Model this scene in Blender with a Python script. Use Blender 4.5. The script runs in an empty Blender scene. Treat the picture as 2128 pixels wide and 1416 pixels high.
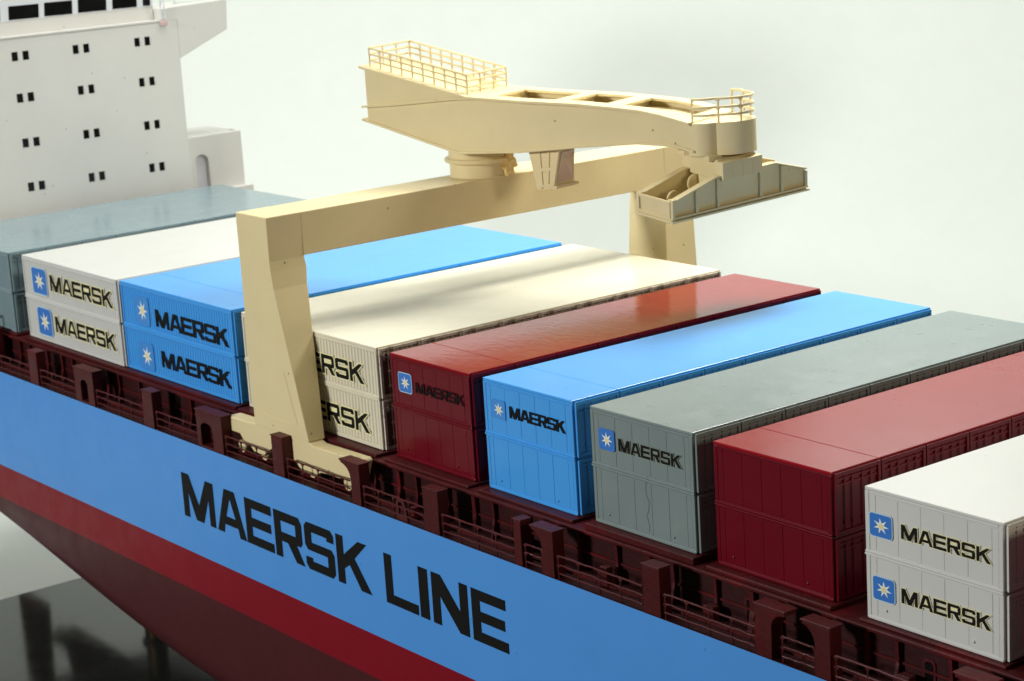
import bpy, bmesh, math, random
from mathutils import Vector, Matrix
from mathutils.geometry import tessellate_polygon

random.seed(7)
S = 0.01                      # the model is built in ship metres; one ship metre is 1 cm of model
sc = bpy.context.scene
COL = sc.collection

# ------------------------------------------------------------------ camera
CAM = Vector((125.15931, -54.74821, 28.83861))
RX = Vector((0.6061117, 0.7929854, -0.0616672))
RY = Vector((-0.1449990, 0.1863951, 0.9717161))
RZ = Vector((0.7820511, -0.5800268, 0.2279584))
cd = bpy.data.cameras.new('camera')
cd.sensor_width = 36.0
cd.lens = 4427.18 / 2128 * 36
cd.clip_start = 0.01
cd.clip_end = 100
cam = bpy.data.objects.new('camera', cd)
COL.objects.link(cam)
cam.matrix_world = Matrix(((RX.x, RY.x, RZ.x, CAM.x * S), (RX.y, RY.y, RZ.y, CAM.y * S),
                           (RX.z, RY.z, RZ.z, CAM.z * S), (0, 0, 0, 1)))
cd.dof.use_dof = True
cd.dof.focus_distance = 88 * S
cd.dof.aperture_fstop = 42
sc.camera = cam

# ------------------------------------------------------------------ world, lamps, exposure
w = bpy.data.worlds.new('World')
sc.world = w
w.use_nodes = True
w.node_tree.nodes['Background'].inputs[0].default_value = (1.0, 0.97, 0.91, 1)
w.node_tree.nodes['Background'].inputs[1].default_value = 0.07


def area(name, loc, target, sx, sy, radiance, col=(1, 1, 1)):
    l = bpy.data.lights.new(name, 'AREA')
    l.shape = 'RECTANGLE'
    l.size = sx * S
    l.size_y = sy * S
    l.energy = radiance * math.pi * sx * sy * S * S
    l.color = col
    o = bpy.data.objects.new(name, l)
    COL.objects.link(o)
    o.location = Vector(loc) * S
    o.rotation_euler = (Vector(target) - Vector(loc)).to_track_quat('-Z', 'Y').to_euler()
    return o


area('key_softbox', (40, 38, 43), (40, 11, 5), 10, 15, 53.0, (1.0, 0.985, 0.94))
area('overhead_fill', (8, 5, 120), (30, 8, 0), 44, 80, 4.0, (1.0, 0.99, 0.95))  # added fill, not a known source; evens out the block tops
area('front_lamp', (14, -150, 58), (38, 0, -2), 20, 20, 152.0, (1.0, 1.0, 0.99))
area('side_fill', (190, 10, 46), (40, 11, 10), 24, 24, 22.0, (1.0, 0.87, 0.66))  # added warm fill in place of bounce on the crane's +x faces
area('backdrop_fill', (12, 62, 120), (-32, 84, -5), 180, 64, 4.35, (0.985, 1.0, 0.975))  # added out of view to keep the paper uniformly bright
sc.view_settings.view_transform = 'Standard'
sc.view_settings.look = 'None'
sc.view_settings.exposure = 0.0
sc.view_settings.gamma = 1.0
sc.view_settings.use_curve_mapping = False


# ------------------------------------------------------------------ materials
def lin(r, g, b):
    f = lambda c: (c / 255 / 12.92) if c / 255 <= 0.04045 else ((c / 255 + 0.055) / 1.055) ** 2.4
    return (f(r), f(g), f(b))


def paint(name, rgb, rough=0.35, spec=0.5, var=0.05, bump=0.06, bscale=3.0, speck=0.0, speckcol=(30, 26, 22),
          metal=0.0, rvar=0.06, coat=0.0, streak=0.0, grain=0.0, wear=None):
    m = bpy.data.materials.new(name)
    m.use_nodes = True
    nt = m.node_tree
    N = nt.nodes
    L = nt.links
    b = N['Principled BSDF']
    tc = N.new('ShaderNodeTexCoord')
    base = lin(*rgb)
    # slow colour unevenness of brushed / sprayed paint
    n1 = N.new('ShaderNodeTexNoise')
    n1.inputs['Scale'].default_value = 0.35
    n1.inputs['Detail'].default_value = 5
    n1.inputs['Roughness'].default_value = 0.65
    L.new(tc.outputs['Object'], n1.inputs['Vector'])
    cr = N.new('ShaderNodeMapRange')
    cr.inputs['From Min'].default_value = 0.3
    cr.inputs['From Max'].default_value = 0.7
    cr.inputs['To Min'].default_value = 1 - var
    cr.inputs['To Max'].default_value = 1 + var
    L.new(n1.outputs['Fac'], cr.inputs['Value'])
    mul = N.new('ShaderNodeVectorMath')
    mul.operation = 'SCALE'
    mul.inputs[0].default_value = base
    L.new(cr.outputs[0], mul.inputs['Scale'])
    colour = mul.outputs[0]
    if wear:
        n3 = N.new('ShaderNodeTexNoise')
        n3.inputs['Scale'].default_value = wear[1]
        n3.inputs['Detail'].default_value = 6
        n3.inputs['Roughness'].default_value = 0.7
        L.new(tc.outputs['Object'], n3.inputs['Vector'])
        mr = N.new('ShaderNodeMapRange')
        mr.inputs['From Min'].default_value = wear[2]
        mr.inputs['From Max'].default_value = wear[2] + 0.12
        mr.inputs['To Max'].default_value = wear[3]
        L.new(n3.outputs['Fac'], mr.inputs['Value'])
        mx = N.new('ShaderNodeMix')
        mx.data_type = 'RGBA'
        L.new(mr.outputs[0], mx.inputs['Factor'])
        L.new(colour, mx.inputs['A'])
        mx.inputs['B'].default_value = (*lin(*wear[0]), 1)
        colour = mx.outputs['Result']
    if speck > 0:
        v = N.new('ShaderNodeTexVoronoi')
        v.inputs['Scale'].default_value = 0.75
        L.new(tc.outputs['Object'], v.inputs['Vector'])
        ss = N.new('ShaderNodeMapRange')
        ss.inputs['From Min'].default_value = 0.028
        ss.inputs['From Max'].default_value = 0.058
        ss.inputs['To Min'].default_value = speck
        ss.inputs['To Max'].default_value = 0.0
        L.new(v.outputs['Distance'], ss.inputs['Value'])
        mx = N.new('ShaderNodeMix')
        mx.data_type = 'RGBA'
        L.new(ss.outputs[0], mx.inputs['Factor'])
        L.new(colour, mx.inputs['A'])
        mx.inputs['B'].default_value = (*lin(*speckcol), 1)
        colour = mx.outputs['Result']
    L.new(colour, b.inputs['Base Color'])
    # roughness unevenness
    n2 = N.new('ShaderNodeTexNoise')
    n2.inputs['Scale'].default_value = 0.8
    n2.inputs['Detail'].default_value = 6
    L.new(tc.outputs['Object'], n2.inputs['Vector'])
    rr = N.new('ShaderNodeMapRange')
    rr.inputs['From Min'].default_value = 0.3
    rr.inputs['From Max'].default_value = 0.7
    rr.inputs['To Min'].default_value = max(0.02, rough - rvar)
    rr.inputs['To Max'].default_value = rough + rvar
    L.new(n2.outputs['Fac'], rr.inputs['Value'])
    L.new(rr.outputs[0], b.inputs['Roughness'])
    b.inputs['Specular IOR Level'].default_value = spec
    b.inputs['Metallic'].default_value = metal
    b.inputs['Coat Weight'].default_value = coat
    b.inputs['Coat Roughness'].default_value = 0.08
    # fine relief
    nb = N.new('ShaderNodeTexNoise')
    nb.inputs['Scale'].default_value = bscale
    nb.inputs['Detail'].default_value = 4
    nb.inputs['Roughness'].default_value = 0.6
    if streak:
        mp = N.new('ShaderNodeMapping')
        mp.inputs['Scale'].default_value = (1.0, streak, 1.0)
        L.new(tc.outputs['Object'], mp.inputs['Vector'])
        L.new(mp.outputs[0], nb.inputs['Vector'])
    else:
        L.new(tc.outputs['Object'], nb.inputs['Vector'])
    h = nb.outputs['Fac']
    if grain:
        ng = N.new('ShaderNodeTexNoise')
        ng.inputs['Scale'].default_value = 28
        ng.inputs['Detail'].default_value = 2
        L.new(tc.outputs['Object'], ng.inputs['Vector'])
        ad = N.new('ShaderNodeMath')
        ad.operation = 'MULTIPLY_ADD'
        L.new(ng.outputs['Fac'], ad.inputs[0])
        ad.inputs[1].default_value = grain
        L.new(h, ad.inputs[2])
        h = ad.outputs[0]
    bp = N.new('ShaderNodeBump')
    bp.inputs['Strength'].default_value = bump
    bp.inputs['Distance'].default_value = 0.05 * S
    L.new(h, bp.inputs['Height'])
    L.new(bp.outputs[0], b.inputs['Normal'])
    return m


M = {}
M['cream'] = paint('crane_cream_paint', (219, 203, 156), 0.42, 0.25, 0.035, 0.12, 2.0, 0.7, (90, 62, 40), grain=0.15)
M['white'] = paint('white_paint', (203, 204, 198), 0.36, 0.15, 0.02, 0.05, 1.6, 0.5, (80, 72, 60), rvar=0.02)
M['house'] = paint('bridge_house_white', (213, 212, 205), 0.4, 0.25, 0.02, 0.04, 1.0, 0.5, (90, 85, 70))
M['ivory'] = paint('ivory_paint', (220, 213, 188), 0.2, 0.4, 0.03, 0.05, 1.0, 0.4, (90, 80, 60))
M['blue'] = paint('light_blue_paint', (68, 158, 232), 0.3, 0.5, 0.015, 0.03, 1.6, 0.55, (30, 50, 80), rvar=0.015)
M['grey'] = paint('grey_green_paint', (122, 136, 134), 0.32, 0.5, 0.05, 0.08, 1.6, 0.55, (40, 42, 38),
                  wear=((160, 160, 140), 0.3, 0.66, 0.2))
M['grey_far'] = paint('pale_grey_paint', (126, 147, 152), 0.22, 0.5, 0.05, 0.06, 1.2, 0.4, (40, 42, 40))
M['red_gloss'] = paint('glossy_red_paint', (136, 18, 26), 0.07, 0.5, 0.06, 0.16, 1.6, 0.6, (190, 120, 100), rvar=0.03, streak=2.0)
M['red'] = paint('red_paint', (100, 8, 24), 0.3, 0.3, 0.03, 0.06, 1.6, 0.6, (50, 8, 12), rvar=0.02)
M['red_roof_lit'] = paint('polished_red_lit_top', (146, 16, 28), 0.24, 0.42, 0.03, 0.05, 1.6, 0.6, (60, 8, 12), rvar=0.02)  # same paint as the fronts, polished; base colour lightened to imitate a lit top
M['brown'] = paint('oxide_brown_paint', (70, 20, 21), 0.45, 0.2, 0.12, 0.5, 4.0, 0.5, (120, 60, 52), grain=0.3,
                   wear=((104, 18, 24), 0.25, 0.55, 0.6))
M['brown_dark'] = paint('dark_oxide_paint', (48, 16, 16), 0.5, 0.2, 0.12, 0.5, 4.0, 0.4, (110, 58, 50), grain=0.3)
M['rail'] = paint('railing_oxide_paint', (76, 26, 26), 0.45, 0.3, 0.12, 0.4, 6.0, wear=((170, 140, 116), 1.1, 0.72, 0.7))
M['hull_blue'] = paint('hull_blue_paint', (78, 146, 217), 0.38, 0.15, 0.025, 0.05, 0.8, 0.35, (40, 70, 110))
M['hull_red'] = paint('hull_red_paint', (122, 20, 33), 0.42, 0.1, 0.04, 0.12, 0.8, 0.35, (80, 20, 26))
M['hull_brown'] = paint('hull_antifouling_paint', (72, 33, 35), 0.42, 0.1, 0.05, 0.15, 0.8, 0.3, (50, 30, 30))
M['black'] = paint('black_lettering', (18, 18, 17), 0.6, 0.15, 0.1, 0.1)
M['black_faint'] = paint('dark_red_black_lettering', (22, 10, 12), 0.6, 0.15, 0.1, 0.1)
M['halo'] = paint('decal_film_yellow', (232, 226, 176), 0.35, 0.4, 0.08, 0.1)
M['halo_dim'] = paint('decal_film_olive', (128, 138, 124), 0.35, 0.4, 0.08, 0.1)
M['halo_hull'] = paint('lettering_outline_blue', (140, 182, 222), 0.35, 0.4, 0.05, 0.1)
M['logo_blue'] = paint('logo_blue', (58, 118, 196), 0.35, 0.4, 0.04, 0.1)
M['logo_soft'] = paint('logo_faint_blue', (66, 140, 214), 0.35, 0.4, 0.02, 0.05)
M['logo_edge'] = paint('logo_pale_edge', (188, 214, 226), 0.35, 0.4, 0.04, 0.1)
M['star'] = paint('logo_star_white', (236, 240, 226), 0.35, 0.4, 0.04, 0.1)
M['star_core'] = paint('logo_star_centre', (226, 214, 158), 0.35, 0.4, 0.04, 0.1)
M['window'] = paint('black_window', (14, 14, 13), 0.15, 0.4, 0.05, 0.02)
M['mullion'] = paint('window_band_white', (214, 218, 220), 0.35, 0.5, 0.02, 0.05)
M['niche'] = paint('niche_lavender_white', (205, 204, 208), 0.5, 0.3, 0.02, 0.05)
M['cabglass'] = paint('cab_window_taupe', (205, 184, 152), 0.4, 0.4, 0.05, 0.1)
M['putty'] = paint('putty_cream', (236, 208, 140), 0.55, 0.4, 0.1, 0.8, 5.0)
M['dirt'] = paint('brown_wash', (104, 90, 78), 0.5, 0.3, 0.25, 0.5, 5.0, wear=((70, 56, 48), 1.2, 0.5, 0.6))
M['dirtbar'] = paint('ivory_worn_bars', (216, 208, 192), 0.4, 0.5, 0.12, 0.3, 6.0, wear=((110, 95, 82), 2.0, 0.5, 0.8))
M['brass'] = paint('brass', (66, 54, 32), 0.45, 0.5, 0.06, 0.1, 3.0, metal=1.0)
M['board'] = paint('black_acrylic_board', (34, 37, 35), 0.1, 0.22, 0.05, 0.02, 1.0, rvar=0.02)
M['paper'] = paint('white_paper_backdrop', (226, 232, 224), 0.8, 0.1, 0.012, 0.03, 0.05)


# ------------------------------------------------------------------ mesh helpers
class MB:
    def __init__(s):
        s.v = []
        s.f = []
        s.mi = []

    def add(s, vs, fs, mi=0):
        k = len(s.v)
        s.v += [tuple(v) for v in vs]
        s.f += [tuple(i + k for i in f) for f in fs]
        s.mi += [mi] * len(fs)
        return s

    def box(s, x0, x1, y0, y1, z0, z1, mi=0):
        return s.add([(x0, y0, z0), (x1, y0, z0), (x1, y1, z0), (x0, y1, z0), (x0, y0, z1), (x1, y0, z1), (x1, y1, z1), (x0, y1, z1)],
                     [(0, 3, 2, 1), (4, 5, 6, 7), (0, 1, 5, 4), (1, 2, 6, 5), (2, 3, 7, 6), (3, 0, 4, 7)], mi)

    def hexa(s, bot, top, mi=0):
        return s.add(list(bot) + list(top), [(0, 3, 2, 1), (4, 5, 6, 7), (0, 1, 5, 4), (1, 2, 6, 5), (2, 3, 7, 6), (3, 0, 4, 7)], mi)

    def prism(s, poly, d0, d1, axis='y', holes=(), mi=0):
        """poly in the plane across axis (xz for y, yz for x, xy for z), extruded from d0 to d1"""
        def P(p, d):
            return {'y': (p[0], d, p[1]), 'x': (d, p[0], p[1]), 'z': (p[0], p[1], d)}[axis]
        loops = [list(poly)] + [list(h) for h in holes]
        flat = [p for l in loops for p in l]
        tris = tessellate_polygon([[Vector((p[0], p[1], 0)) for p in l] for l in loops])
        n = len(flat)
        fs = [tuple(t) for t in tris] + [tuple(i + n for i in reversed(t)) for t in tris]
        k = 0
        for l in loops:
            for i in range(len(l)):
                a, b = k + i, k + (i + 1) % len(l)
                fs.append((a, b, b + n, a + n))
            k += len(l)
        return s.add([P(p, d0) for p in flat] + [P(p, d1) for p in flat], fs, mi)

    def tube(s, pts, r, seg=8, closed=False, mi=0):
        pts = [Vector(p) for p in pts]
        n = len(pts)
        rings = []
        for i, p in enumerate(pts):
            a = pts[(i - 1) % n] if (closed or i > 0) else p
            b = pts[(i + 1) % n] if (closed or i < n - 1) else p
            t = (b - a).normalized()
            up = Vector((0, 0, 1)) if abs(t.z) < 0.9 else Vector((1, 0, 0))
            u = t.cross(up).normalized()
            q = u.cross(t).normalized()
            rings.append([p + r * (math.cos(2 * math.pi * j / seg) * u + math.sin(2 * math.pi * j / seg) * q) for j in range(seg)])
        vs = [v for rg in rings for v in rg]
        fs = []
        m = n if closed else n - 1
        for i in range(m):
            for j in range(seg):
                a = i * seg + j
                b = i * seg + (j + 1) % seg
                c = ((i + 1) % n) * seg + (j + 1) % seg
                d = ((i + 1) % n) * seg + j
                fs.append((a, b, c, d))
        if not closed:
            fs.append(tuple(reversed(range(seg))))
            fs.append(tuple(range((n - 1) * seg, n * seg)))
        return s.add(vs, fs, mi)

    def lathe(s, prof, cx, cy, seg=48, mi=0):
        vs = []
        for r, z in prof:
            for j in range(seg):
                a = 2 * math.pi * j / seg
                vs.append((cx + r * math.cos(a), cy + r * math.sin(a), z))
        fs = []
        for i in range(len(prof) - 1):
            for j in range(seg):
                k = (j + 1) % seg
                fs.append((i * seg + j, i * seg + k, (i + 1) * seg + k, (i + 1) * seg + j))
        fs.append(tuple(reversed(range(seg))))
        fs.append(tuple(range((len(prof) - 1) * seg, len(prof) * seg)))
        return s.add(vs, fs, mi)

    def mesh(s, name, mats):
        me = bpy.data.meshes.new(name)
        me.from_pydata(s.v, [], s.f)
        for m in mats:
            me.materials.append(m)
        for p, i in zip(me.polygons, s.mi):
            p.material_index = i
        bm = bmesh.new()
        bm.from_mesh(me)
        bmesh.ops.recalc_face_normals(bm, faces=bm.faces)
        bm.to_mesh(me)
        bm.free()
        return me

    def build(s, name, mat, parent=None, bevel=0.0, seg=2, smooth=False, loc=None):
        mats = mat if isinstance(mat, (list, tuple)) else [mat]
        o = bpy.data.objects.new(name, s.mesh(name, mats))
        link(o, parent)
        if loc:
            o.location = loc
        if bevel:
            bv = o.modifiers.new('bevel', 'BEVEL')
            bv.width = bevel
            bv.segments = seg
            bv.limit_method = 'ANGLE'
            bv.angle_limit = math.radians(35)
            bv.harden_normals = False
        if smooth:
            shade(o.data)
        return o


def shade(me, ang=35):
    for p in me.polygons:
        p.use_smooth = True
    bm = bmesh.new()
    bm.from_mesh(me)
    for e in bm.edges:
        if len(e.link_faces) == 2 and e.calc_face_angle(0) > math.radians(ang):
            e.smooth = False
    bm.to_mesh(me)
    bm.free()


def link(o, parent=None):
    COL.objects.link(o)
    if parent is not None:
        o.parent = parent


def share(name, me, parent, loc=(0, 0, 0), bevel=0.0):
    o = bpy.data.objects.new(name, me)
    link(o, parent)
    o.location = loc
    if bevel:
        bv = o.modifiers.new('bevel', 'BEVEL')
        bv.width = bevel
        bv.segments = 1
        bv.limit_method = 'ANGLE'
    return o


def thing(name, label, cat, loc=(0, 0, 0), group=None):
    o = bpy.data.objects.new(name, None)
    link(o)
    o.empty_display_size = 0.5
    o.location = loc
    tag(o, label, cat, group)
    return o


def tag(o, label, cat, group=None):
    o['label'] = label
    o['category'] = cat
    if group:
        o['group'] = group


# ------------------------------------------------------------------ lettering
TV = 0.255


def glyph(ch, w):
    t = TV
    c = 0.1
    if ch == 'E':
        return [(0, 0), (w, 0), (w, .2), (t, .2), (t, .4), (.93 * w, .4), (.93 * w, .6), (t, .6), (t, .8), (.97 * w, .8), (.97 * w, 1), (0, 1)], []
    if ch == 'L':
        return [(0, 0), (w, 0), (w, .2), (t, .2), (t, 1), (0, 1)], []
    if ch == 'I':
        return [(0, 0), (w, 0), (w, 1), (0, 1)], []
    if ch == 'N':
        return [(0, 0), (t, 0), (t, .58), (w - 1.15 * t, 0), (w, 0), (w, 1), (w - t, 1), (w - t, .42), (1.15 * t, 1), (0, 1)], []
    if ch == 'M':
        return [(0, 0), (t * .95, 0), (t * .95, .6), (.5 * w - .16, 0), (.5 * w + .16, 0), (w - t * .95, .6), (w - t * .95, 0), (w, 0), (w, 1),
                (w - 1.28 * t, 1), (.5 * w, .36), (1.28 * t, 1), (0, 1)], []
    if ch == 'A':
        return [(0, 0), (1.08 * t, 0), (1.3 * t, .2), (w - 1.3 * t, .2), (w - 1.08 * t, 0), (w, 0), (.5 * w + .21, 1), (.5 * w - .21, 1)], \
            [[(1.55 * t + .02, .39), (w - 1.55 * t - .02, .39), (.5 * w, .82)]]
    if ch == 'R':
        return [(0, 0), (t, 0), (t, .36), (.46 * w, .36), (w - 1.12 * t, 0), (w + .03, 0), (.78 * w, .38), (w - .08, .38), (w - .01, .46),
                (w - .01, .87), (w - .11, 1), (0, 1)], [[(t, .56), (w - t, .56), (w - t, .8), (t, .8)]]
    if ch == 'S':
        return [(0, c), (c, 0), (w - c, 0), (w, c), (w, .59 - c), (w - c, .59), (t, .59), (t, .81), (w - t, .81), (w - t, .74), (w, .74), (w, 1 - c),
                (w - c, 1), (c, 1), (0, 1 - c), (0, .41 + c), (c, .41), (w - t, .41), (w - t, .19), (t, .19), (t, .26), (0, .26)], []
    if ch == 'K':
        return [(0, 0), (t, 0), (t, .33), (.4 * w, .45), (w - 1.2 * t, 0), (w + .06, 0), (.57 * w, .62), (w - .03, 1), (w - 1.3 * t, 1), (t, .62), (t, 1), (0, 1)], []


def inflate(poly, d):
    n = len(poly)
    ar = sum(poly[i][0] * poly[(i + 1) % n][1] - poly[(i + 1) % n][0] * poly[i][1] for i in range(n))
    sg = 1 if ar > 0 else -1
    out = []
    for i in range(n):
        p0 = Vector(poly[i - 1])
        p1 = Vector(poly[i])
        p2 = Vector(poly[(i + 1) % n])
        a = (p1 - p0).normalized()
        b = (p2 - p1).normalized()
        na = Vector((a.y, -a.x)) * sg
        nb = Vector((b.y, -b.x)) * sg
        m = (na + nb)
        if m.length < 1e-4:
            m = na
        m.normalize()
        k = d / max(0.45, m.dot(na))
        q = p1 + m * k
        out.append((q.x, q.y))
    return out


def text_parts(items, x0, z0, height, y, name, mat, parent, halo=None, hd=0.06, xs=1.0, th=0.012, halo_holes=False):
    """items: (char, x offset, width) in world metres along x; letters stand on z0, face -y"""
    mb = MB()
    hb = MB()
    for i, (ch, ox, wd) in enumerate(items):
        wn = wd / height
        poly, holes = glyph(ch, wn)
        f = lambda p: (x0 + ox + p[0] * height, z0 + p[1] * height)
        mb.prism([f(p) for p in poly], y - th, y, 'y', [[f(p) for p in h] for h in holes])
        if halo:
            e = 0.004 * (i % 2)
            hp = inflate(poly, hd / height)
            hh = []
            if halo_holes:
                hh = [[f(p) for p in inflate(h, -hd / height)] for h in holes]
            hb.prism([f(p) for p in hp], y + 0.001 - e, y + 0.012, 'y', hh)
    o = mb.build(name, mat, parent)
    if halo:
        hb.build('lettering_outline', halo, o)
    return o


W6 = [('M', 0, 3.5), ('A', 3.71, 3.08), ('E', 6.86, 2.78), ('R', 9.82, 2.73), ('S', 12.8, 2.74), ('K', 15.78, 2.85)]
W6_TOTAL = 18.63


def maersk(total):
    k = total / W6_TOTAL
    return [(c, o * k, wd * k) for c, o, wd in W6]


def rounded(x0, x1, z0, z1, r, n=5):
    pts = []
    for cx, cz, a0 in ((x1 - r, z0 + r, -90), (x1 - r, z1 - r, 0), (x0 + r, z1 - r, 90), (x0 + r, z0 + r, 180)):
        for i in range(n + 1):
            a = math.radians(a0 + 90 * i / n)
            pts.append((cx + r * math.cos(a), cz + r * math.sin(a)))
    return pts


def star(cx, cz, R, r, n=7, rot=0.0, sx=1.0):
    out = []
    for i in range(2 * n):
        a = math.pi / 2 + rot + math.pi * i / n
        q = R if i % 2 == 0 else r
        out.append((cx + sx * q * math.cos(a), cz + q * math.sin(a)))
    return out


def logo(parent, x0, x1, z0, z1, y, edge=True, rot=0.0, plate=None):
    r = 0.13 * (z1 - z0)
    e = 0.045 * (z1 - z0)
    o = MB().prism(rounded(x0, x1, z0, z1, r), y - 0.012, y + 0.004, 'y').build('logo_plate', M['logo_blue'] if plate is None else plate, parent)
    if edge:
        MB().prism(rounded(x0 - e, x1 + e, z0 - e, z1 + e, r + e), y - 0.006, y + 0.004, 'y').build('logo_border', M['logo_edge'], o)
    cx, cz = (x0 + x1) / 2 + .02, (z0 + z1) / 2
    R = 0.36 * (z1 - z0)
    asp = (x1 - x0) / (z1 - z0)
    MB().prism(star(cx, cz, R, R * .36, rot=rot, sx=asp), y - 0.018, y - 0.011, 'y').build('star', M['star'], o)
    MB().prism(star(cx, cz, R * .42, R * .26, rot=rot, sx=asp), y - 0.022, y - 0.017, 'y').build('star_centre', M['star_core'], o)
    return o


# ------------------------------------------------------------------ setting: paper sweep and board
def backdrop():
    fw = Vector((-RZ.x, -RZ.y, 0)).normalized()
    sd = Vector((RX.x, RX.y, 0)).normalized()
    c0 = Vector((35, 11, 0))
    zf = -25.3
    prof = [(-30, zf), (0, zf), (30, zf), (50, zf)]
    R = 70
    for i in range(1, 21):
        a = math.radians(82) * i / 20
        prof.append((50 + R * math.sin(a), zf + R - R * math.cos(a)))
    prof += [(prof[-1][0] + 4, prof[-1][1] + 28), (prof[-1][0] + 8, 130)]
    mb = MB()
    vs = []
    for d, z in prof:
        for t in (-100, 150):
            p = c0 + fw * d + sd * t
            vs.append((p.x, p.y, z))
    fs = [(2 * i, 2 * i + 1, 2 * i + 3, 2 * i + 2) for i in range(len(prof) - 1)]
    mb.add(vs, fs)
    o = mb.build('backdrop', M['paper'], smooth=True)
    o['kind'] = 'structure'
    o['label'] = 'white paper backdrop sweeping up behind the ship model'


backdrop()

board = MB().box(-20.6, 130, -110, 32, -25.2, -24.2).build('display_board', M['board'], bevel=0.12)
tag(board, 'glossy dark grey display board under the ship model', 'board')

ped = MB().lathe([(1.9, -24.2), (1.9, -23.9), (1.5, -23.7), (0.85, -23.2), (0.8, -21.0), (1.05, -20.8), (1.1, -20.6), (1.05, -20.4), (0.8, -20.2), (0.85, -17.38)],
                 -12.75, 12.65).build('pedestal', M['brass'], smooth=True)
tag(ped, 'turned brass pedestal holding up the ship keel', 'pedestal')

# ------------------------------------------------------------------ the ship
YF = -2.2
YC = 12.65
ship = thing('container_ship', 'model container ship with light blue hull, red stripe and white bridge house', 'ship model', (30, YC, -17.4))
OFF = Vector((-30, -YC, 17.4))


class SB(MB):
    """ship parts are modelled in world metres and shifted into the ship's own frame"""
    def build(s, name, mat, parent=None, **k):
        if parent is None:
            parent = ship
        s.v = [(v[0] + OFF.x, v[1] + OFF.y, v[2] + OFF.z) for v in s.v]
        return MB.build(s, name, mat, parent, **k)


def hull_section(x):
    t = min(1, max(0, (x + 20) / 50))
    t = t * t * (3 - 2 * t)
    zk = -17.4
    if x < -19:
        zk = -17.4 + min(6.0, (-19 - x) * 0.42)
    zs = -10.9 + (-14.9 + 10.9) * t
    a = 13.5 + (2.5 - 13.5) * t
    e = 2 / (1.0 + 1.0 * t)
    b = max(0.4, zs - zk)
    pts = [(YF, -2.05), (YF, -5.0), (YF, -8.56), (YF, -10.88)]
    n = 18
    for i in range(n + 1):
        th = math.pi / 2 * i / n
        pts.append((YF + a * (1 - max(0, math.cos(th)) ** e), zs - 0.03 - b * math.sin(th) ** e))
    pts.append((YC, zk))
    return pts


def make_hull():
    xs = [-34 + i * 2.0 for i in range(72)]
    secs = [hull_section(x) for x in xs]
    n = len(secs[0])
    mb = SB()
    for side in (0, 1):
        vs = []
        for x, sc_ in zip(xs, secs):
            for y, z in sc_:
                vs.append((x, y if side == 0 else 2 * YC - y, z))
        fs = []
        mi = []
        for i in range(len(xs) - 1):
            for j in range(n - 1):
                fs.append((i * n + j, (i + 1) * n + j, (i + 1) * n + j + 1, i * n + j + 1))
                mi.append(0 if j < 2 else (1 if j == 2 else 2))
        k = len(mb.v)
        mb.v += vs
        mb.f += [tuple(q + k for q in f) for f in fs]
        mb.mi += mi
    # transom and fore closing faces
    for idx in (0, len(xs) - 1):
        loop = [(xs[idx], y, z) for y, z in secs[idx]] + [(xs[idx], 2 * YC - y, z) for y, z in reversed(secs[idx])]
        mb.add(loop, [tuple(range(len(loop)))], 2)
    return mb.build('hull', [M['hull_blue'], M['hull_red'], M['hull_brown']], smooth=True)


hull = make_hull()
SB().prism([(-37.0, -10.6), (-33.2, -10.9), (-32.4, -18.4), (-37, -18.4)], YC - .4, YC + .4, 'y').build('rudder', M['hull_brown'], bevel=0.1)

SB().prism([(-27.6, -13.6), (-14, -17.3), (-14, -17.6), (-28.2, -17.6), (-28.6, -15.2)], YC - .45, YC + .45, 'y').build('skeg', M['hull_brown'], bevel=0.15)
SB().prism(rounded(YC - .75, YC + .75, -17.0, -15.5, .7), -30.2, -28.0, 'x').build('propeller_boss', M['brass'], bevel=0.1)

HL = [('M', 22.83, 26.33), ('A', 26.54, 29.62), ('E', 29.69, 32.47), ('R', 32.65, 35.38), ('S', 35.63, 38.37), ('K', 38.61, 41.46),
      ('L', 42.88, 45.6), ('I', 45.76, 46.51), ('N', 46.82, 49.68), ('E', 49.97, 52.64)]


def hull_text():
    items = [(c, a - 22.83, b - a) for c, a, b in HL]
    o = text_parts(items, 22.83 + OFF.x, -6.5 + OFF.z, 2.52, YF - 0.012 + OFF.y, 'hull_lettering', M['black'], hull, None, 0.05,
                   th=0.012, halo_holes=True)
    o['label'] = 'black words MAERSK LINE on the blue hull side'


hull_text()

# deck and hatch structure
deck = SB().box(-33.9, 107.9, YF + .001, 2 * YC - YF - .001, -2.25, -2.05).build('deck', M['brown_dark'], bevel=0.03)
SB().box(-14.6, 104, -0.42, 2 * YC + 0.42, -2.045, -0.36).build('hatch_coaming', M['brown_dark'])
SB().box(-14.6, 104, -0.66, 2 * YC + 0.66, -0.36, -0.2).build('coaming_flange', M['brown'], bevel=0.04)
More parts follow.
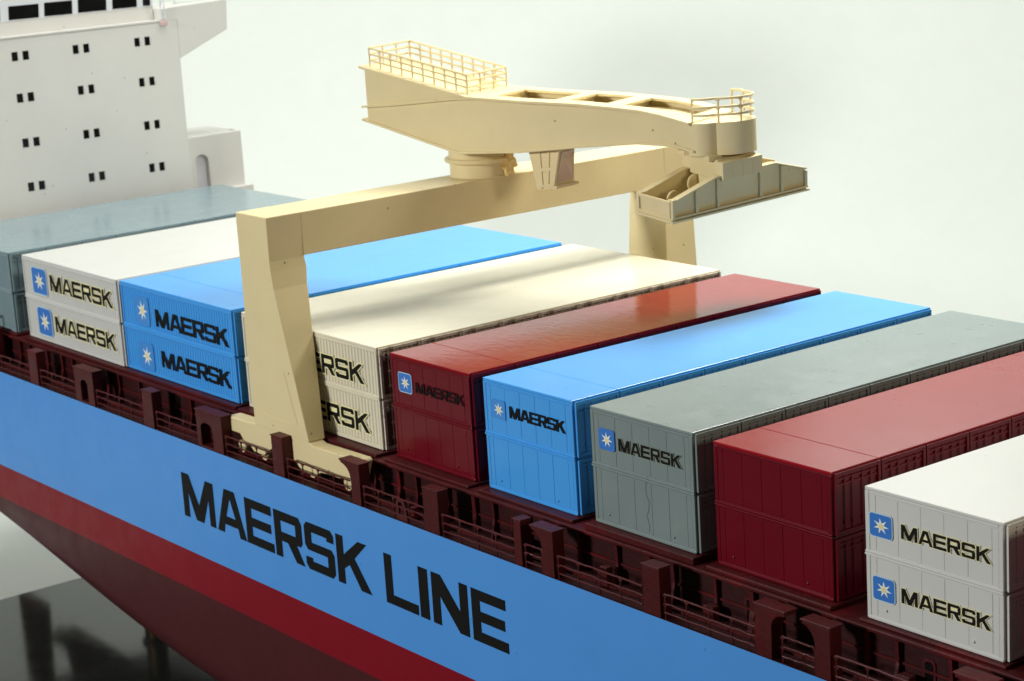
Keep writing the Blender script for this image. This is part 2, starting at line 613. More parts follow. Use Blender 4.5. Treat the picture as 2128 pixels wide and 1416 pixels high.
# hatch covers, one under each block, a little apart
BLK = [  # x, y, z, width, height, kind
    dict(x=-14.25, y=-0.36, z=0.0, w=12.65, h=5.25),
    dict(x=0.0, y=-0.13, z=0.0, w=12.926, h=5.279),
    dict(x=13.228, y=-0.008, z=0.01, w=12.926, h=5.239),
    dict(x=27.04, y=0.122, z=0.001, w=12.926, h=5.237),
    dict(x=41.077, y=0.20, z=-0.05, w=6.46, h=5.2),
    dict(x=48.723, y=0.13, z=-0.039, w=6.46, h=5.226),
    dict(x=56.652, y=-0.062, z=0.12, w=6.46, h=5.15),
    dict(x=64.31, y=-0.01, z=-0.003, w=6.46, h=5.153),
    dict(x=72.685, y=-0.2, z=-0.05, w=6.46, h=5.112),
    dict(x=80.75, y=-0.1, z=-0.01, w=6.46, h=5.15),
]
for i, b in enumerate(BLK):
    SB().box(b['x'] - 0.25, b['x'] + b['w'] + 0.25, -0.5 + .04 * (i % 3), 2 * YC + 0.5, -0.2, b['z'] - 0.012).build('hatch_cover', M['brown'], bevel=0.05)
SB().box(87.6, 103.5, -0.5, 2 * YC + .5, -0.2, -0.02).build('hatch_cover', M['brown'], bevel=0.05)

# stiffeners on the coaming wall
xk = -13.2
rib = SB()
k = 0
ribs = []
while xk < 92:
    wv = 0.16 + 0.1 * ((k * 7) % 3 == 0)
    ribs.append((xk, wv, k))
    xk += 1.55 + 0.5 * ((k * 5) % 3)
    k += 1
for x, wv, k in ribs:
    SB().prism([(-0.43, -2.04), (-0.72 - .1 * (k % 2), -2.04), (-0.62, -1.2), (-0.66, -0.37), (-0.43, -0.37)], x, x + wv, 'x').build('coaming_stiffener', M['brown'])
SB().box(-14.6, 104, -0.5, -0.43, -1.28, -1.18).build('coaming_girder', M['brown'])
# dark access doors and openings in the coaming
for x in (6.2, 15.4, 22.6, 44.2, 51.0, 60.6, 66.3, 75.6):
    SB().prism(rounded(x, x + .62, -1.95, -0.75, .2), -0.47, -0.425, 'y').build('access_door', M['brown'], bevel=0.02)
    SB().prism(rounded(x + .1, x + .52, -1.85, -0.85, .15), -0.475, -0.469, 'y').build('access_opening', M['window'])
# small boxes and cleats along the walkway
for x, y, sx, sy, h in ((8.0, -1.2, .7, .4, .55), (16.4, -1.1, .5, .4, .7), (23.8, -1.0, .9, .4, .5), (44.6, -1.6, .35, .3, .6), (52.4, -1.3, .5, .35, .75),
                        (58.4, -1.4, .45, .35, .9), (64.6, -1.2, .6, .4, .7), (67.2, -1.0, .4, .4, .6), (75.0, -1.2, .6, .4, .7), (1.0, -1.2, .8, .5, .6)):
    SB().box(x, x + sx, y, y + sy, -2.045, -2.05 + h).build('deck_locker', M['brown'], bevel=0.05)
SB().box(-5.6, -2.2, -2.0, -1.0, -2.045, 0.4).build('deck_house', M['brown'], bevel=0.06)
SB().tube([(-4.6, -1.5, .4), (-4.6, -1.5, 1.1), (-3.4, -1.5, 1.25), (-3.4, -1.5, .4)], .09).build('vent_pipe', M['brown'], smooth=True)
# arched steel bracket standing at the sheer edge
SB().prism([(44.2, -2.045), (45.05, -2.045), (44.95, -1.35), (44.75, -1.02), (44.3, -1.0), (44.15, -1.2)], -2.1, -2.0, 'y',
           [[(44.35, -1.75), (44.82, -1.75), (44.75, -1.35), (44.6, -1.15), (44.32, -1.15)]]).build('fairlead', M['rail'])


# stanchions along the sheer
def post(x0, x1, y1=-1.55, z=0.08, kind='box', fl=0.9):
    zb = -2.045
    b = SB()
    if kind == 'box':
        o = SB().box(x0 + .02, x1, YF + 0.03, y1, zb, z - .07).build('stanchion', M['brown'], bevel=0.03)
        SB().box(x0 - .025, x1 + .025, YF, y1 + .03, z - .07, z).build('stanchion_cap', M['brown'], o, bevel=0.03)
        return
    if kind == 'left':       # shaft at the right, gusset curving out to the left at the top
        xs = x1 - 0.8
        arc = [(x0, z - .22)] + [(xs - (xs - x0) * (1 - math.sin(a)) ** 1.0, z - .22 - 0.75 * (1 - math.cos(a))) for a in [math.pi / 2 * i / 8 for i in range(1, 9)]]
        poly = [(xs + .02, zb), (x1, zb), (x1, z - .1), (x0 + .04, z - .1)] + arc
    elif kind == 'right':
        xs = x0 + 0.9
        arc = [(xs + (x1 - xs) * (1 - math.sin(a)), z - .22 - 0.6 * (1 - math.cos(a))) for a in [math.pi / 2 * i / 8 for i in range(8, 0, -1)]] + [(x1, z - .22)]
        poly = [(x0, zb), (xs - .02, zb)] + arc + [(x1 - .03, z - .1), (x0, z - .1)]
    if kind in ('left', 'right'):
        o = b.prism(poly, YF + 0.03, y1, 'y').build('stanchion', M['brown'], bevel=0.025)
        SB().box(x0 - .04, x1 + .05, YF - .02, y1 + .05, z - .1, z).build('stanchion_cap', M['brown'], o, bevel=0.03)
        return
    if kind == 'arch':       # wide post with an arched opening
        xa, xb = x0 + fl[0], x0 + fl[1]
        r = (xb - xa) / 2
        hole = [(xa, zb + .12), (xb, zb + .12)] + [(xa + r + r * math.cos(math.pi * i / 10), -0.95 + min(r, .35) * math.sin(math.pi * i / 10)) for i in range(11)]
        o = b.prism([(x0, zb), (x1, zb), (x1, z - .1), (x0, z - .1)], YF + 0.03, y1, 'y', [hole]).build('stanchion', M['brown'], bevel=0.025)
        SB().box(x0 - .05, x1 + .05, YF - .02, y1 + .05, z - .1, z).build('stanchion_cap', M['brown'], o, bevel=0.03)


POSTS = [(-4.3, -3.4, 'box'), (3.9, 5.1, 'box'), (10.3, 12.75, 'arch'), (18.87, 20.1, 'box'), (25.1, 27.9, 'arch'), (33.0, 34.1, 'box'), (39.55, 41.2, 'left'), (46.55, 47.75, 'box'),
         (53.45, 54.0, 'box'), (54.72, 56.25, 'left'), (62.08, 63.15, 'box'), (68.66, 70.3, 'right'), (71.19, 72.65, 'left'), (78.6, 80.2, 'left'), (86, 87.2, 'box')]
for x0, x1, kd in POSTS:
    if kd == 'arch':
        post(x0, x1, kind='arch', fl=(.75, 1.65) if x0 < 15 else (.45, 1.75))
    else:
        post(x0, x1, kind=kd)


def railing(x0, x1):
    L_ = x1 - x0
    n = max(1, round(L_ / 1.42))
    b = SB()
    y = YF + 0.12
    for zz in (-0.98, -1.38, -1.78):
        pts = [(x0 + L_ * i / 12, y + random.uniform(-.02, .02), zz + random.uniform(-.015, .015)) for i in range(13)]
        b.tube(pts, 0.042, 6)
    for i in range(n + 1):
        x = x0 + L_ * i / n
        if i == n and n > 1:
            continue
        x += 0.02 * (i == 0)
        b.tube([(x, y, -0.98), (x + .02, y - .015, -1.2), (x, y, -1.38), (x - .01, y - .015, -1.6), (x, y, -1.78), (x, y, -2.05)], 0.04, 6)
        # cast webs where the bars meet the post
        for zz in (-0.98, -1.38):
            b.add([(x - .14, y - .02, zz - .03), (x + .14, y - .02, zz - .03), (x, y - .02, zz - .2), (x - .14, y + .02, zz - .03), (x + .14, y + .02, zz - .03), (x, y + .02, zz - .2)],
                  [(0, 1, 2), (5, 4, 3), (0, 2, 5, 3), (1, 4, 5, 2), (0, 3, 4, 1)])
    b.build('railing', M['rail'], smooth=True)


SEG = [(-12, -4.5), (-3.3, 3.8), (5.3, 10.2), (12.9, 18.8), (20.3, 25.0), (28.05, 32.9), (34.3, 40.2), (41.35, 46.5), (47.9, 53.4), (54.1, 55.4), (56.4, 62.0), (63.3, 68.6), (70.0, 71.8), (72.8, 79.2)]
for a, b in SEG:
    railing(a + .05, b - .02)
# crane rail on the walkway
SB().box(-12, 100, -1.32, -1.12, -2.045, -1.93).build('crane_rail', M['brown'])
SB().box(-12, 100, 2 * YC + 1.12, 2 * YC + 1.32, -2.045, -1.93).build('crane_rail', M['brown'])


# ------------------------------------------------------------------ bridge house (part of the ship)
XS = -15.5


def bridge_house():
    b = SB()
    b.box(-28, XS, 2.2, 20.85, -2.05, 17.55)
    b.prism([(20.84, 14.75), (25.0, 16.5), (25.15, 18.68), (19.62, 18.5), (19.62, 17.54), (20.84, 17.54)], -19.5, XS + .003, 'x')
    b.prism([(2.16, 14.75), (-2.0, 16.5), (-2.15, 18.68), (3.38, 18.5), (3.38, 17.54), (2.16, 17.54)], -19.5, XS + .003, 'x')
    b.box(-27, XS - 1.1, 3.4, 19.6, 17.54, 24)
    o = b.build('bridge_house', M['house'], bevel=0.06)
    SB().box(XS - .5, XS + .06, 3.4, 19.6, 17.56, 17.72).build('bridge_ledge', M['house'], o, bevel=.03)
    # window band of the wheelhouse
    SB().box(XS - 1.11, XS - 1.06, 3.5, 19.5, 18.68, 20.05).build('window_band', M['mullion'], o)
    for y0, y1 in ((5.3, 7.55), (8.2, 10.5), (10.93, 13.1), (13.55, 15.8), (16.28, 18.25), (18.75, 19.35)):
        SB().hexa([(XS - 1.08, y0, 18.76), (XS - 1.045, y0, 18.76), (XS - 1.045, y1, 18.74), (XS - 1.08, y1, 18.74)],
                  [(XS - 1.08, y0 + .08, 19.72), (XS - 1.045, y0 + .08, 19.72), (XS - 1.045, y1 + .08, 19.7), (XS - 1.08, y1 + .08, 19.7)]).build('window', M['window'], o)
    # paired cabin windows
    for r, z in enumerate((16.3, 13.38, 10.2, 7.06)):
        for cc, y in enumerate((2.95 + .5, 8.3 + .04 * r, 12.98 + .06 * r, 17.87 + .06 * r)):
            for dy in (-.43, .4):
                SB().box(XS + .001, XS + .02, y + dy - .235 + .01 * cc, y + dy + .235 - .01 * cc, z - .31, z + .31).build('window', M['window'], o)
    # ladder with hoops beside the wing
    lb = SB()
    for dy in (0, .35):
        lb.tube([(XS + .12, 19.5 + dy, 17.7), (XS + .12, 19.5 + dy, 19.6)], .045, 6)
    for i in range(5):
        lb.tube([(XS + .12, 19.5, 17.85 + .4 * i), (XS + .12, 19.85, 17.85 + .4 * i)], .04, 6)
    lb.tube([(XS + .1, 19.6, 18.75), (XS + .1, 19.6, 19.1), (XS + .1, 20.6, 19.1), (XS + .1, 20.9, 18.72)], .045, 6)
    lb.tube([(XS + .02, 20.6, 18.8), (XS + .02, 25.0, 18.86)], .05, 6)
    lb.build('ladder', M['mullion'], o, smooth=True)
    SB().box(XS, XS + .28, 19.4, 19.95, 17.3, 17.6).build('ladder_foot', paint('faded_red_paint', (206, 176, 170), .5), o, bevel=.04)
    # box casing with an arched recess beyond the house
    hole = [(21.65, -1.5), (22.75, -1.5)] + [(22.2 + .55 * math.cos(math.pi * i / 12), 6.75 + .6 * math.sin(math.pi * i / 12)) for i in range(13)]
    c = SB().prism([(20.9, -2.04), (25.75, -2.04), (25.75, 8.75), (20.9, 8.75)], -17.0, -16.2, 'x', [hole]).box(-21.5, -17.5, 20.9, 25.75, -2.04, 8.75)
    c.box(-17.5, -17.0, 25.3, 25.75, -2.04, 8.75).box(-17.5, -17.0, 20.9, 25.75, 8.4, 8.75)
    co = c.build('engine_casing', M['house'], bevel=.05)
    SB().box(-16.62, -16.55, 21.3, 23.2, -2, 7.9).build('casing_recess', M['niche'], co)
    SB().box(-16.2, -15.6, 22.9, 26.1, -2.04, 4.62).build('casing_step', M['house'], co, bevel=.04)


bridge_house()


# ------------------------------------------------------------------ container blocks
LEN = 22.78


def block(i, mat, label, ribbed, name='container_block', endmat=None, barmat=None, decals=(), seam=(), bevel=0.06, roof=None):
    b = BLK[i]
    w_, h, L_ = b['w'], b['h'], LEN
    t = thing(name, label, 'container', (b['x'], b['y'], b['z']), 'container blocks on the hatch covers')
    mid = h / 2
    fr = 0.10                 # depth of the front frame
    # two tiers; the front skin sits proud of them
    MB().box(0.02, w_, fr, L_, 0.03, mid - 0.025).build('lower_tier', mat, t, bevel=bevel)
    top = h - 0.14
    MB().box(0.02, w_, fr, L_, mid + 0.025, top).build('upper_tier', mat, t, bevel=bevel * .6)
    # roof sheets
    ys = [0.0] + [s_ for s_ in seam] + [L_ + 0.02]
    for a, c in zip(ys[:-1], ys[1:]):
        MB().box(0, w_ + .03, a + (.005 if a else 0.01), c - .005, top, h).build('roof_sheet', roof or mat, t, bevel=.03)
    for z0, z1, nm in ((0.02, mid - .01, 'front_frame'), (mid + .01, top - .002, 'front_frame')):
        cw = 0.16 if ribbed else 0.2
        f = MB()
        f.box(0, cw, 0, fr, z0, z1).box(w_ - cw, w_, 0, fr, z0, z1)
        f.box(cw, w_ - cw, 0, fr, z0, z0 + (.2 if ribbed else .16)).box(cw, w_ - cw, 0, fr, z1 - (.13 if ribbed else .11), z1)
        fo = f.build(nm, mat, t, bevel=.03)
        pz0, pz1 = z0 + (.22 if ribbed else .175), z1 - (.15 if ribbed else .125)
        if ribbed:
            n = 44
            pitch = (w_ - 2 * cw) / n
            r = MB()
            r.box(cw, w_ - cw, fr - .03, fr + .01, pz0 - .02, pz1 + .02)
            for q in range(n):
                x = cw + pitch * q
                r.prism([(x + pitch * .12, fr - .02), (x + pitch * .3, 0.02), (x + pitch * .72, 0.02), (x + pitch * .9, fr - .02)], pz0, pz1, 'z')
            ro = r.build('corrugation', mat, t)
        else:
            MB().box(cw, w_ - cw, 0.03, fr, pz0 - .02, pz1 + .02).build('front_sheet', mat, t)
            edges = [cw] + [cw + .32 + (w_ - 2 * cw - .62) * q / 5 for q in range(6)][0:6] + [w_ - cw]
            for x0, x1 in zip(edges[:-1], edges[1:]):
                MB().box(x0 + .008, x1 - .008, 0.012 + random.uniform(0, .005), fr, pz0, pz1).build('panel', mat, t, bevel=.008)
    # moulded lip between the tiers
    MB().box(-.03, w_ + .02, -.045, fr, mid - .075, mid + .02).build('tier_lip', mat, t, bevel=.03)
    MB().box(-.02, w_ + .01, -.03, fr, mid + .035, mid + .11).build('tier_lip', mat, t, bevel=.025)
    if not ribbed:
        MB().box(.05, w_ - .02, -.02, fr, .0, .14).build('bottom_lip', mat, t, bevel=.04)
        for x in (.95, 5.1):
            o = MB().lathe([(.055, -.02), (.055, .03), (.03, .045)], 0, 0, 12).build('lifting_pin', mat, t, smooth=True)
            o.rotation_euler = (math.pi / 2, 0, 0)
            o.location = (x, 0, .5 if x < 2 else .42)
    # container ends on the +x face
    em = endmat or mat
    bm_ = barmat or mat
    n = 9
    pw = (L_ - fr) / n
    p = MB()
    hh = mid - .12
    p.box(0, .035, .03, pw - .03, .02, hh)                      # recessed sheet
    me = p.mesh('end_panel', [em])
    q = MB()
    q.box(.03, .13, .03, .17, .0, hh).box(.03, .13, pw - .17, pw - .03, .0, hh)
    q.box(.03, .12, .17, pw - .17, .0, .14).box(.03, .12, .17, pw - .17, hh - .14, hh)
    rr_ = .035 if barmat else .022
    for yy in (.55, .95, 1.5, 1.95):
        q.tube([(.08, yy, .1), (.08, yy, hh - .08)], rr_, 6)
        for zz in ((.5, 1.25, 2.0) if barmat else (.4, 2.0)):
            q.box(.05, .09 + rr_, yy - rr_ * 2, yy + rr_ * 2, zz, zz + .1)
    for zz in (hh - .3, hh - .52):
        q.box(.035, .085, .2, pw - .2, zz, zz + .07)
    if barmat:
        for i_ in range(8):
            yy = .3 + i_ * (pw - .6) / 7
            q.box(.04, .12, yy - .05, yy + .05, hh - .62, hh - .2)
            q.box(.09, .15, yy - .09, yy + .03, hh - .4, hh - .34)
    mq = q.mesh('door_bars', [bm_])
    for tier, z in ((0, .03), (1, mid + .03)):
        for k_ in range(n):
            o = share('end_panel', me, t, (w_, fr + pw * k_, z))
            share('door_bars', mq, o)
    for d in decals:
        lg, tx, zt, ht, halo, edge, rot, lm = d
        if lg:
            logo(t, *lg, -.022 if not ribbed else -.02, edge, rot, M['logo_soft'] if mat is M['blue'] else None)
        tl = tx[1] - tx[0]
        text_parts(maersk(tl), tx[0], zt, ht, -.022, 'lettering', lm, t, halo, .03 if not ribbed else .065)
    return t


BK = M['black']
block(0, M['grey_far'], 'blue-grey container block furthest back, in front of the white bridge house', True, seam=())
block(1, M['white'], 'white container block furthest left, its two logos and words showing in full', True,
      decals=[((1.36, 3.36, 3.05, 4.67), (3.92, 12.3), 3.45, 1.02, M['halo'], True, 0.0, BK), ((1.58, 3.48, 0.42, 2.14), (4.05, 12.2), 0.84, 1.02, M['halo'], True, .2, BK)])
block(2, M['blue'], 'ribbed light blue container block with two rows of lettering, left of the crane leg', True, seam=(2.6,),
      decals=[((1.75, 3.42, 2.95, 4.62), (4.14, 12.4), 3.08, 1.02, None, False, .25, BK), ((1.78, 3.46, 0.28, 1.9), (4.4, 12.25), 0.73, 0.97, None, False, -.1, BK)])
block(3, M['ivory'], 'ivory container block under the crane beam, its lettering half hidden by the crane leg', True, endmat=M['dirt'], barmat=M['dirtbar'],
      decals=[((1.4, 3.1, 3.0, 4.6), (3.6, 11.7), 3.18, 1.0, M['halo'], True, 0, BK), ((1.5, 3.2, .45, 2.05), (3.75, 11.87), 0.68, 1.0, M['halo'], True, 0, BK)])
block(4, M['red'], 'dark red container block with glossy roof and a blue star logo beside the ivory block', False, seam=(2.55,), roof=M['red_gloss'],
      decals=[((0.68, 1.73, 3.43, 4.35), (2.07, 6.0), 3.55, 0.52, None, True, .1, M['black_faint'])])
block(5, M['blue'], 'smooth light blue container block with one row of lettering, between red and grey blocks', False, seam=(2.55,),
      decals=[((0.62, 1.63, 3.45, 4.35), (1.93, 5.92), 3.65, 0.56, None, False, 0, BK)])
block(6, M['grey'], 'grey-green container block with a crack down its front', False,
      decals=[((0.55, 1.58, 3.38, 4.32), (1.83, 5.76), 3.5, 0.55, M['halo_dim'], False, .12, BK)])
block(7, M['red'], 'plain dark red container block without lettering or logo', False, seam=(2.55,), roof=M['red_roof_lit'])
block(8, M['white'], 'white container block nearest the camera at the right edge', False,
      decals=[((0.25, 1.33, 3.31, 4.18), (1.78, 5.92), 3.49, 0.55, M['halo'], True, .15, BK), ((0.35, 1.4, 0.86, 1.75), (1.74, 5.9), 1.02, 0.57, M['halo'], True, .05, BK)])
block(9, M['red'], 'dark red container block beyond the right edge of the picture, after the white one', False)
# the crack on the grey block
gb = [o for o in bpy.data.objects if o.get('label', '').startswith('grey-green')][0]
pts = [(3.62, 2.75), (3.5, 2.5), (3.42, 2.2), (3.45, 1.95), (3.62, 1.6), (3.55, 1.2), (3.42, 1.02), (3.5, .8), (3.58, .5), (3.52, .3)]
MB().tube([(x, -.01, z) for x, z in pts], .009, 6).build('crack', M['grey'], gb, smooth=True)

# ------------------------------------------------------------------ gantry crane
CR = Vector((32, YC, -1.93))
crane = thing('gantry_crane', 'cream gantry crane straddling the containers with its jib swung out', 'crane', CR)
LX0, LX1 = 30.5, 33.5
YN = -1.6


class CB(MB):
    def build(s, name, mat=None, parent=None, **k):
        if parent is None:
            parent = crane
        s.v = [(v[0] - CR.x, v[1] - CR.y, v[2] - CR.z) for v in s.v]
        return MB.build(s, name, mat or M['cream'], parent, **k)


def mir(y, m):
    return y if not m else 2 * YC - y


for m in (0, 1):
    b = CB()
    if m == 0:
        lv = [(11.27, LX1, 0.43), (9.0, LX1 - .03, 0.48), (8.5, LX1 + .02, 0.55), (7.6, LX1 + .16, 0.42), (0.02, 35.8, -0.63)]
    else:
        lv = [(11.27, LX1, 0.43), (9.0, LX1, 0.46), (8.5, LX1 + .01, 0.5), (7.6, LX1 + .03, 0.56), (0.02, LX1 + .35, 0.95)]
    rings = []
    for z, xr, yi in lv:
        xl = LX0 - m * .035 * (11.27 - z)
        rings.append([(xl, mir(YN, m), z), (xr, mir(YN, m), z), (xr, mir(yi, m), z), (xl, mir(yi, m), z)])
    vs = [p for r in rings for p in r]
    fs = [(0, 1, 2, 3), tuple(reversed([len(vs) - 4 + i for i in range(4)]))]
    for i in range(len(rings) - 1):
        for j in range(4):
            a = i * 4 + j
            c = i * 4 + (j + 1) % 4
            fs.append((a, c, c + 4, a + 4))
    b.add(vs, fs)
    leg = b.build('leg', bevel=.045)
    # access plate ridge on the outer face
    s_ = -1 if m == 0 else 1
    yo = mir(YN, m)
    if m == 0:
        CB().tube([(33.95, yo - .0, 3.4), (34.35, yo, 2.2), (34.86, yo, .72)], .035, 6).tube([(34.86, yo, .72), (33, yo, .68), (31.5, yo, .78)], .022, 6).build('plate_edge', parent=leg)
    # bogie beam
    prof = [(27.55, -0.05), (27.4, -0.82), (28.75, -0.82), (29.2, -1.2), (29.75, -1.3), (30.1, -1.55), (31.1, -1.6), (31.6, -1.25), (32.3, -0.92), (33.4, -0.9), (34.3, -1.3), (34.9, -1.75), (36.2, -1.65),
            (36.7, -1.4), (37.6, -1.35), (38.4, -1.35), (39.9, -1.1), (40.3, -0.2), (40.15, -0.06), (36.1, -0.12), (35.6, 0.05), (30.5, 0.05), (29.9, -0.02)]
    y0, y1 = sorted((mir(YN + .02, m), mir(-0.72, m)))
    CB().prism(prof, y0, y1, 'y').build('bogie_beam', bevel=.06)
    for xw in (28.6, 30.9, 35.6, 38.9):
        wb = MB()
        wb.lathe([(.34, -.2), (.36, -.16), (.36, .16), (.34, .2)], 0, 0, 24)
        wo = wb.build('bogie_wheel', M['cream'], crane, smooth=True)
        wo.rotation_euler = (math.pi / 2, 0, 0)
        wo.location = (xw - CR.x, mir(-1.22, m) - CR.y, -1.57 - CR.z)

CB().box(LX0 + .004, LX1 - .006, 0.42, 2 * YC - .42, 9.03, 11.262).build('beam', bevel=.04)

# slewing ring
SX, SY = 32.0, 12.9
CB().lathe([(1.62, 11.262), (1.66, 11.3), (1.62, 11.34), (1.62, 12.02), (1.86, 12.1), (1.9, 12.22), (1.86, 12.3), (1.66, 12.34), (1.64, 12.74)], SX, SY, 56).build('slewing_ring', smooth=True)
pb = bmesh.new()
bmesh.ops.create_icosphere(pb, subdivisions=4, radius=1)
for v in pb.verts:
    n_ = 1 + .16 * math.sin(6 * v.co.x + 3 * v.co.z) + .12 * math.sin(9 * v.co.y + 4 * v.co.z + 1) + .08 * math.sin(15 * v.co.z)
    v.co = Vector((v.co.x * .45, v.co.y * .55, v.co.z * .74)) * n_
pm = bpy.data.meshes.new('putty')
pb.to_mesh(pm)
pb.free()
pm.materials.append(M['putty'])
po = bpy.data.objects.new('putty', pm)
link(po, crane)
po.location = Vector((SX + 1.4, SY + .75, 12.0)) - CR
shade(pm, 60)

# jib, in its own (s, w) frame
AZ = math.radians(17)
JU = Vector((math.cos(AZ), math.sin(AZ), 0))
JW = Vector((-math.sin(AZ), math.cos(AZ), 0))
JO = Vector((SX, SY, 0))
TOP = [(-5.95, 17.3), (0.44, 15.93), (1.1, 15.78), (4.47, 15.63), (8.09, 15.55), (10.19, 15.42), (11.85, 15.3), (13.08, 15.1), (14.98, 14.67)]
BOT = [(-6.05, 14.37), (0.3, 12.76), (4.27, 12.95), (7.94, 13.33), (11.67, 13.64), (13.82, 13.58), (14.98, 13.3)]


def interp(T, s):
    for (a, za), (b, zb) in zip(T[:-1], T[1:]):
        if s <= b:
            k = (s - a) / (b - a)
            return za + (zb - za) * k
    return T[-1][1]


class JB(CB):
    """(s, w, z) coordinates"""
    def build(s, name, mat=None, parent=None, **k):
        s.v = [tuple(JO + JU * v[0] + JW * v[1] + Vector((0, 0, v[2]))) for v in s.v]
        return CB.build(s, name, mat, parent, **k)


def samples(a, b, T):
    k = [a] + [p[0] for p in T if a + .02 < p[0] < b - .02] + [b]
    out = []
    for q in range(len(k) - 1):
        n = max(1, int((k[q + 1] - k[q]) / .5))
        out += [k[q] + (k[q + 1] - k[q]) * i / n for i in range(n)]
    return out + [b]


def jplate(b, s0, s1, w0, w1, T, dz0, dz1):
    ss = samples(s0, s1, T)
    vs = []
    for s in ss:
        z = interp(T, s)
        vs += [(s, w0, z + dz0), (s, w1, z + dz0), (s, w1, z + dz1), (s, w0, z + dz1)]
    fs = [(0, 1, 2, 3), tuple(len(vs) - 1 - i for i in range(4))]
    for i in range(len(ss) - 1):
        for j in range(4):
            a = 4 * i + j
            c = 4 * i + (j + 1) % 4
            fs.append((a, c, c + 4, a + 4))
    b.add(vs, fs)
    return b


HW = 2.1
jib_top = [(s, interp(TOP, s) - .08) for s in samples(-5.85, 14.9, TOP)]
jib_bot = [(s, interp(BOT, s) + .1) for s in samples(-5.85, 14.9, BOT)]
side_poly = jib_bot + jib_top[::-1]
near = JB().prism(side_poly, -HW, -HW + .2, 'y').build('jib_side_plate')
far = JB().prism(side_poly, HW - .2, HW, 'y').build('jib_side_plate')
jplate(JB(), -5.85, -5.7, -HW + .2, HW - .2, TOP, -2.8, -.08).build('jib_end_plate')
# top: solid over the counterweight, then flanges and cross members with openings between
jplate(JB(), -6.15, 1.9, -HW - .17, HW + .17, TOP, -.08, .06).build('counterweight_deck', bevel=.03)
tp = JB()
jplate(tp, 1.9, 14.75, -HW - .17, -HW + .85, TOP, -.08, .06)
jplate(tp, 1.9, 14.75, HW - .7, HW + .17, TOP, -.08, .06)
for a, c in ((1.9, 2.35), (6.1, 6.95), (9.35, 10.35), (14.0, 14.75)):
    jplate(tp, a, c, -HW + .85, HW - .7, TOP, -.08, .06)
tp.build('jib_top_flange', bevel=.02)
jplate(JB(), 1.9, 14.6, -HW + .2, HW - .2, TOP, -.55, -.4).build('jib_inner_floor')
for s in (2.1, 6.5, 9.8):
    jplate(JB(), s - .1, s + .1, -HW + .2, HW - .2, TOP, -.4, -.08).build('jib_bulkhead')
jplate(JB(), -6.2, 14.95, -HW - .15, HW + .15, BOT, -.03, .1).build('jib_bottom_flange', bevel=.03)
# weld seam along the counterweight box
for w0 in (-1, 1):
    sm = JB()
    prev = [(-6.15, 15.14), (-3.5, 15.34), (-1.2, 15.56), (0.3, 15.7), (1.5, 15.74)]
    for (a, za), (c, zc) in zip(prev[:-1], prev[1:]):
        lo, hi = sorted((w0 * HW, w0 * (HW + .15)))
        sm.hexa([(a, lo, za - .06), (c, lo, zc - .06), (c, hi, zc - .06), (a, hi, za - .06)], [(a, lo, za + .05), (c, lo, zc + .05), (c, hi, zc + .05), (a, hi, za + .05)])
    sm.build('weld_seam')


def tiprail(b, pts_base, height, levels, r=.05, posts=None, closed=False, webs=True):
    for lv_ in levels:
        b.tube([(p[0], p[1], p[2] + lv_) for p in pts_base], r, 7, closed)
    for i in (posts if posts is not None else range(len(pts_base))):
        p = pts_base[i]
        b.tube([(p[0], p[1], p[2]), (p[0] + .01, p[1], p[2] + height * .5), (p[0], p[1], p[2] + height)], r * .95, 7)
        if webs:
            n = len(pts_base)
            nb = Vector(pts_base[(i + 1) % n]) - Vector(p)
            pv = Vector(pts_base[i - 1]) - Vector(p)
            for d in (nb, pv):
                if (not closed) and ((d is nb and i == n - 1) or (d is pv and i == 0)):
                    continue
                d = d.normalized() * .15
                for lv_ in levels[1:]:
                    q = Vector((p[0], p[1], p[2] + lv_))
                    nn = Vector((-d.y, d.x, 0)).normalized() * .028
                    b.add([q - nn, q + d - nn, q + Vector((0, 0, -.17)) - nn, q + nn, q + d + nn, q + Vector((0, 0, -.17)) + nn],
                          [(0, 1, 2), (5, 4, 3), (0, 2, 5, 3), (1, 4, 5, 2), (0, 3, 4, 1)])


# railing round the counterweight deck
base = []
sA, sB, wA, wB = -5.7, 0.85, -1.78, 1.78
ns, nw = 9, 3
for i in range(ns):
    s = sA + (sB - sA) * i / ns
    base.append((s, wA, interp(TOP, s) + .06))
for i in range(nw):
    base.append((sB, wA + (wB - wA) * i / nw, interp(TOP, sB) + .06))
for i in range(ns):
    s = sB + (sA - sB) * i / ns
    base.append((s, wB, interp(TOP, s) + .06))
for i in range(nw):
    base.append((sA, wB + (wA - wB) * i / nw, interp(TOP, sA) + .06))
rb = JB()
tiprail(rb, base, 1.04, (.36, .7, 1.02), .056, closed=True)
rb.build('deck_railing', smooth=True)
JB().tube([(-5.2, 0, 17.15), (0.6, 0, 15.95)], .05, 6).tube([(-5.2, -.9, 17.15), (0.6, -.9, 15.95)], .03, 6).build('deck_conduit', smooth=True)

# lobed jib head
circles = [(15.0, -1.3, .82), (15.0, 1.3, .82), (15.55, 0, 1.5)]
O2 = (14.6, 0.0)


def polar(ph):
    best = 0
    for cx, cy, r in circles:
        dx, dy = O2[0] - cx, O2[1] - cy
        bq = dx * math.cos(ph) + dy * math.sin(ph)
        cq = dx * dx + dy * dy - r * r
        dq = bq * bq - cq
        if dq >= 0:
            best = max(best, -bq + math.sqrt(dq))
    return best


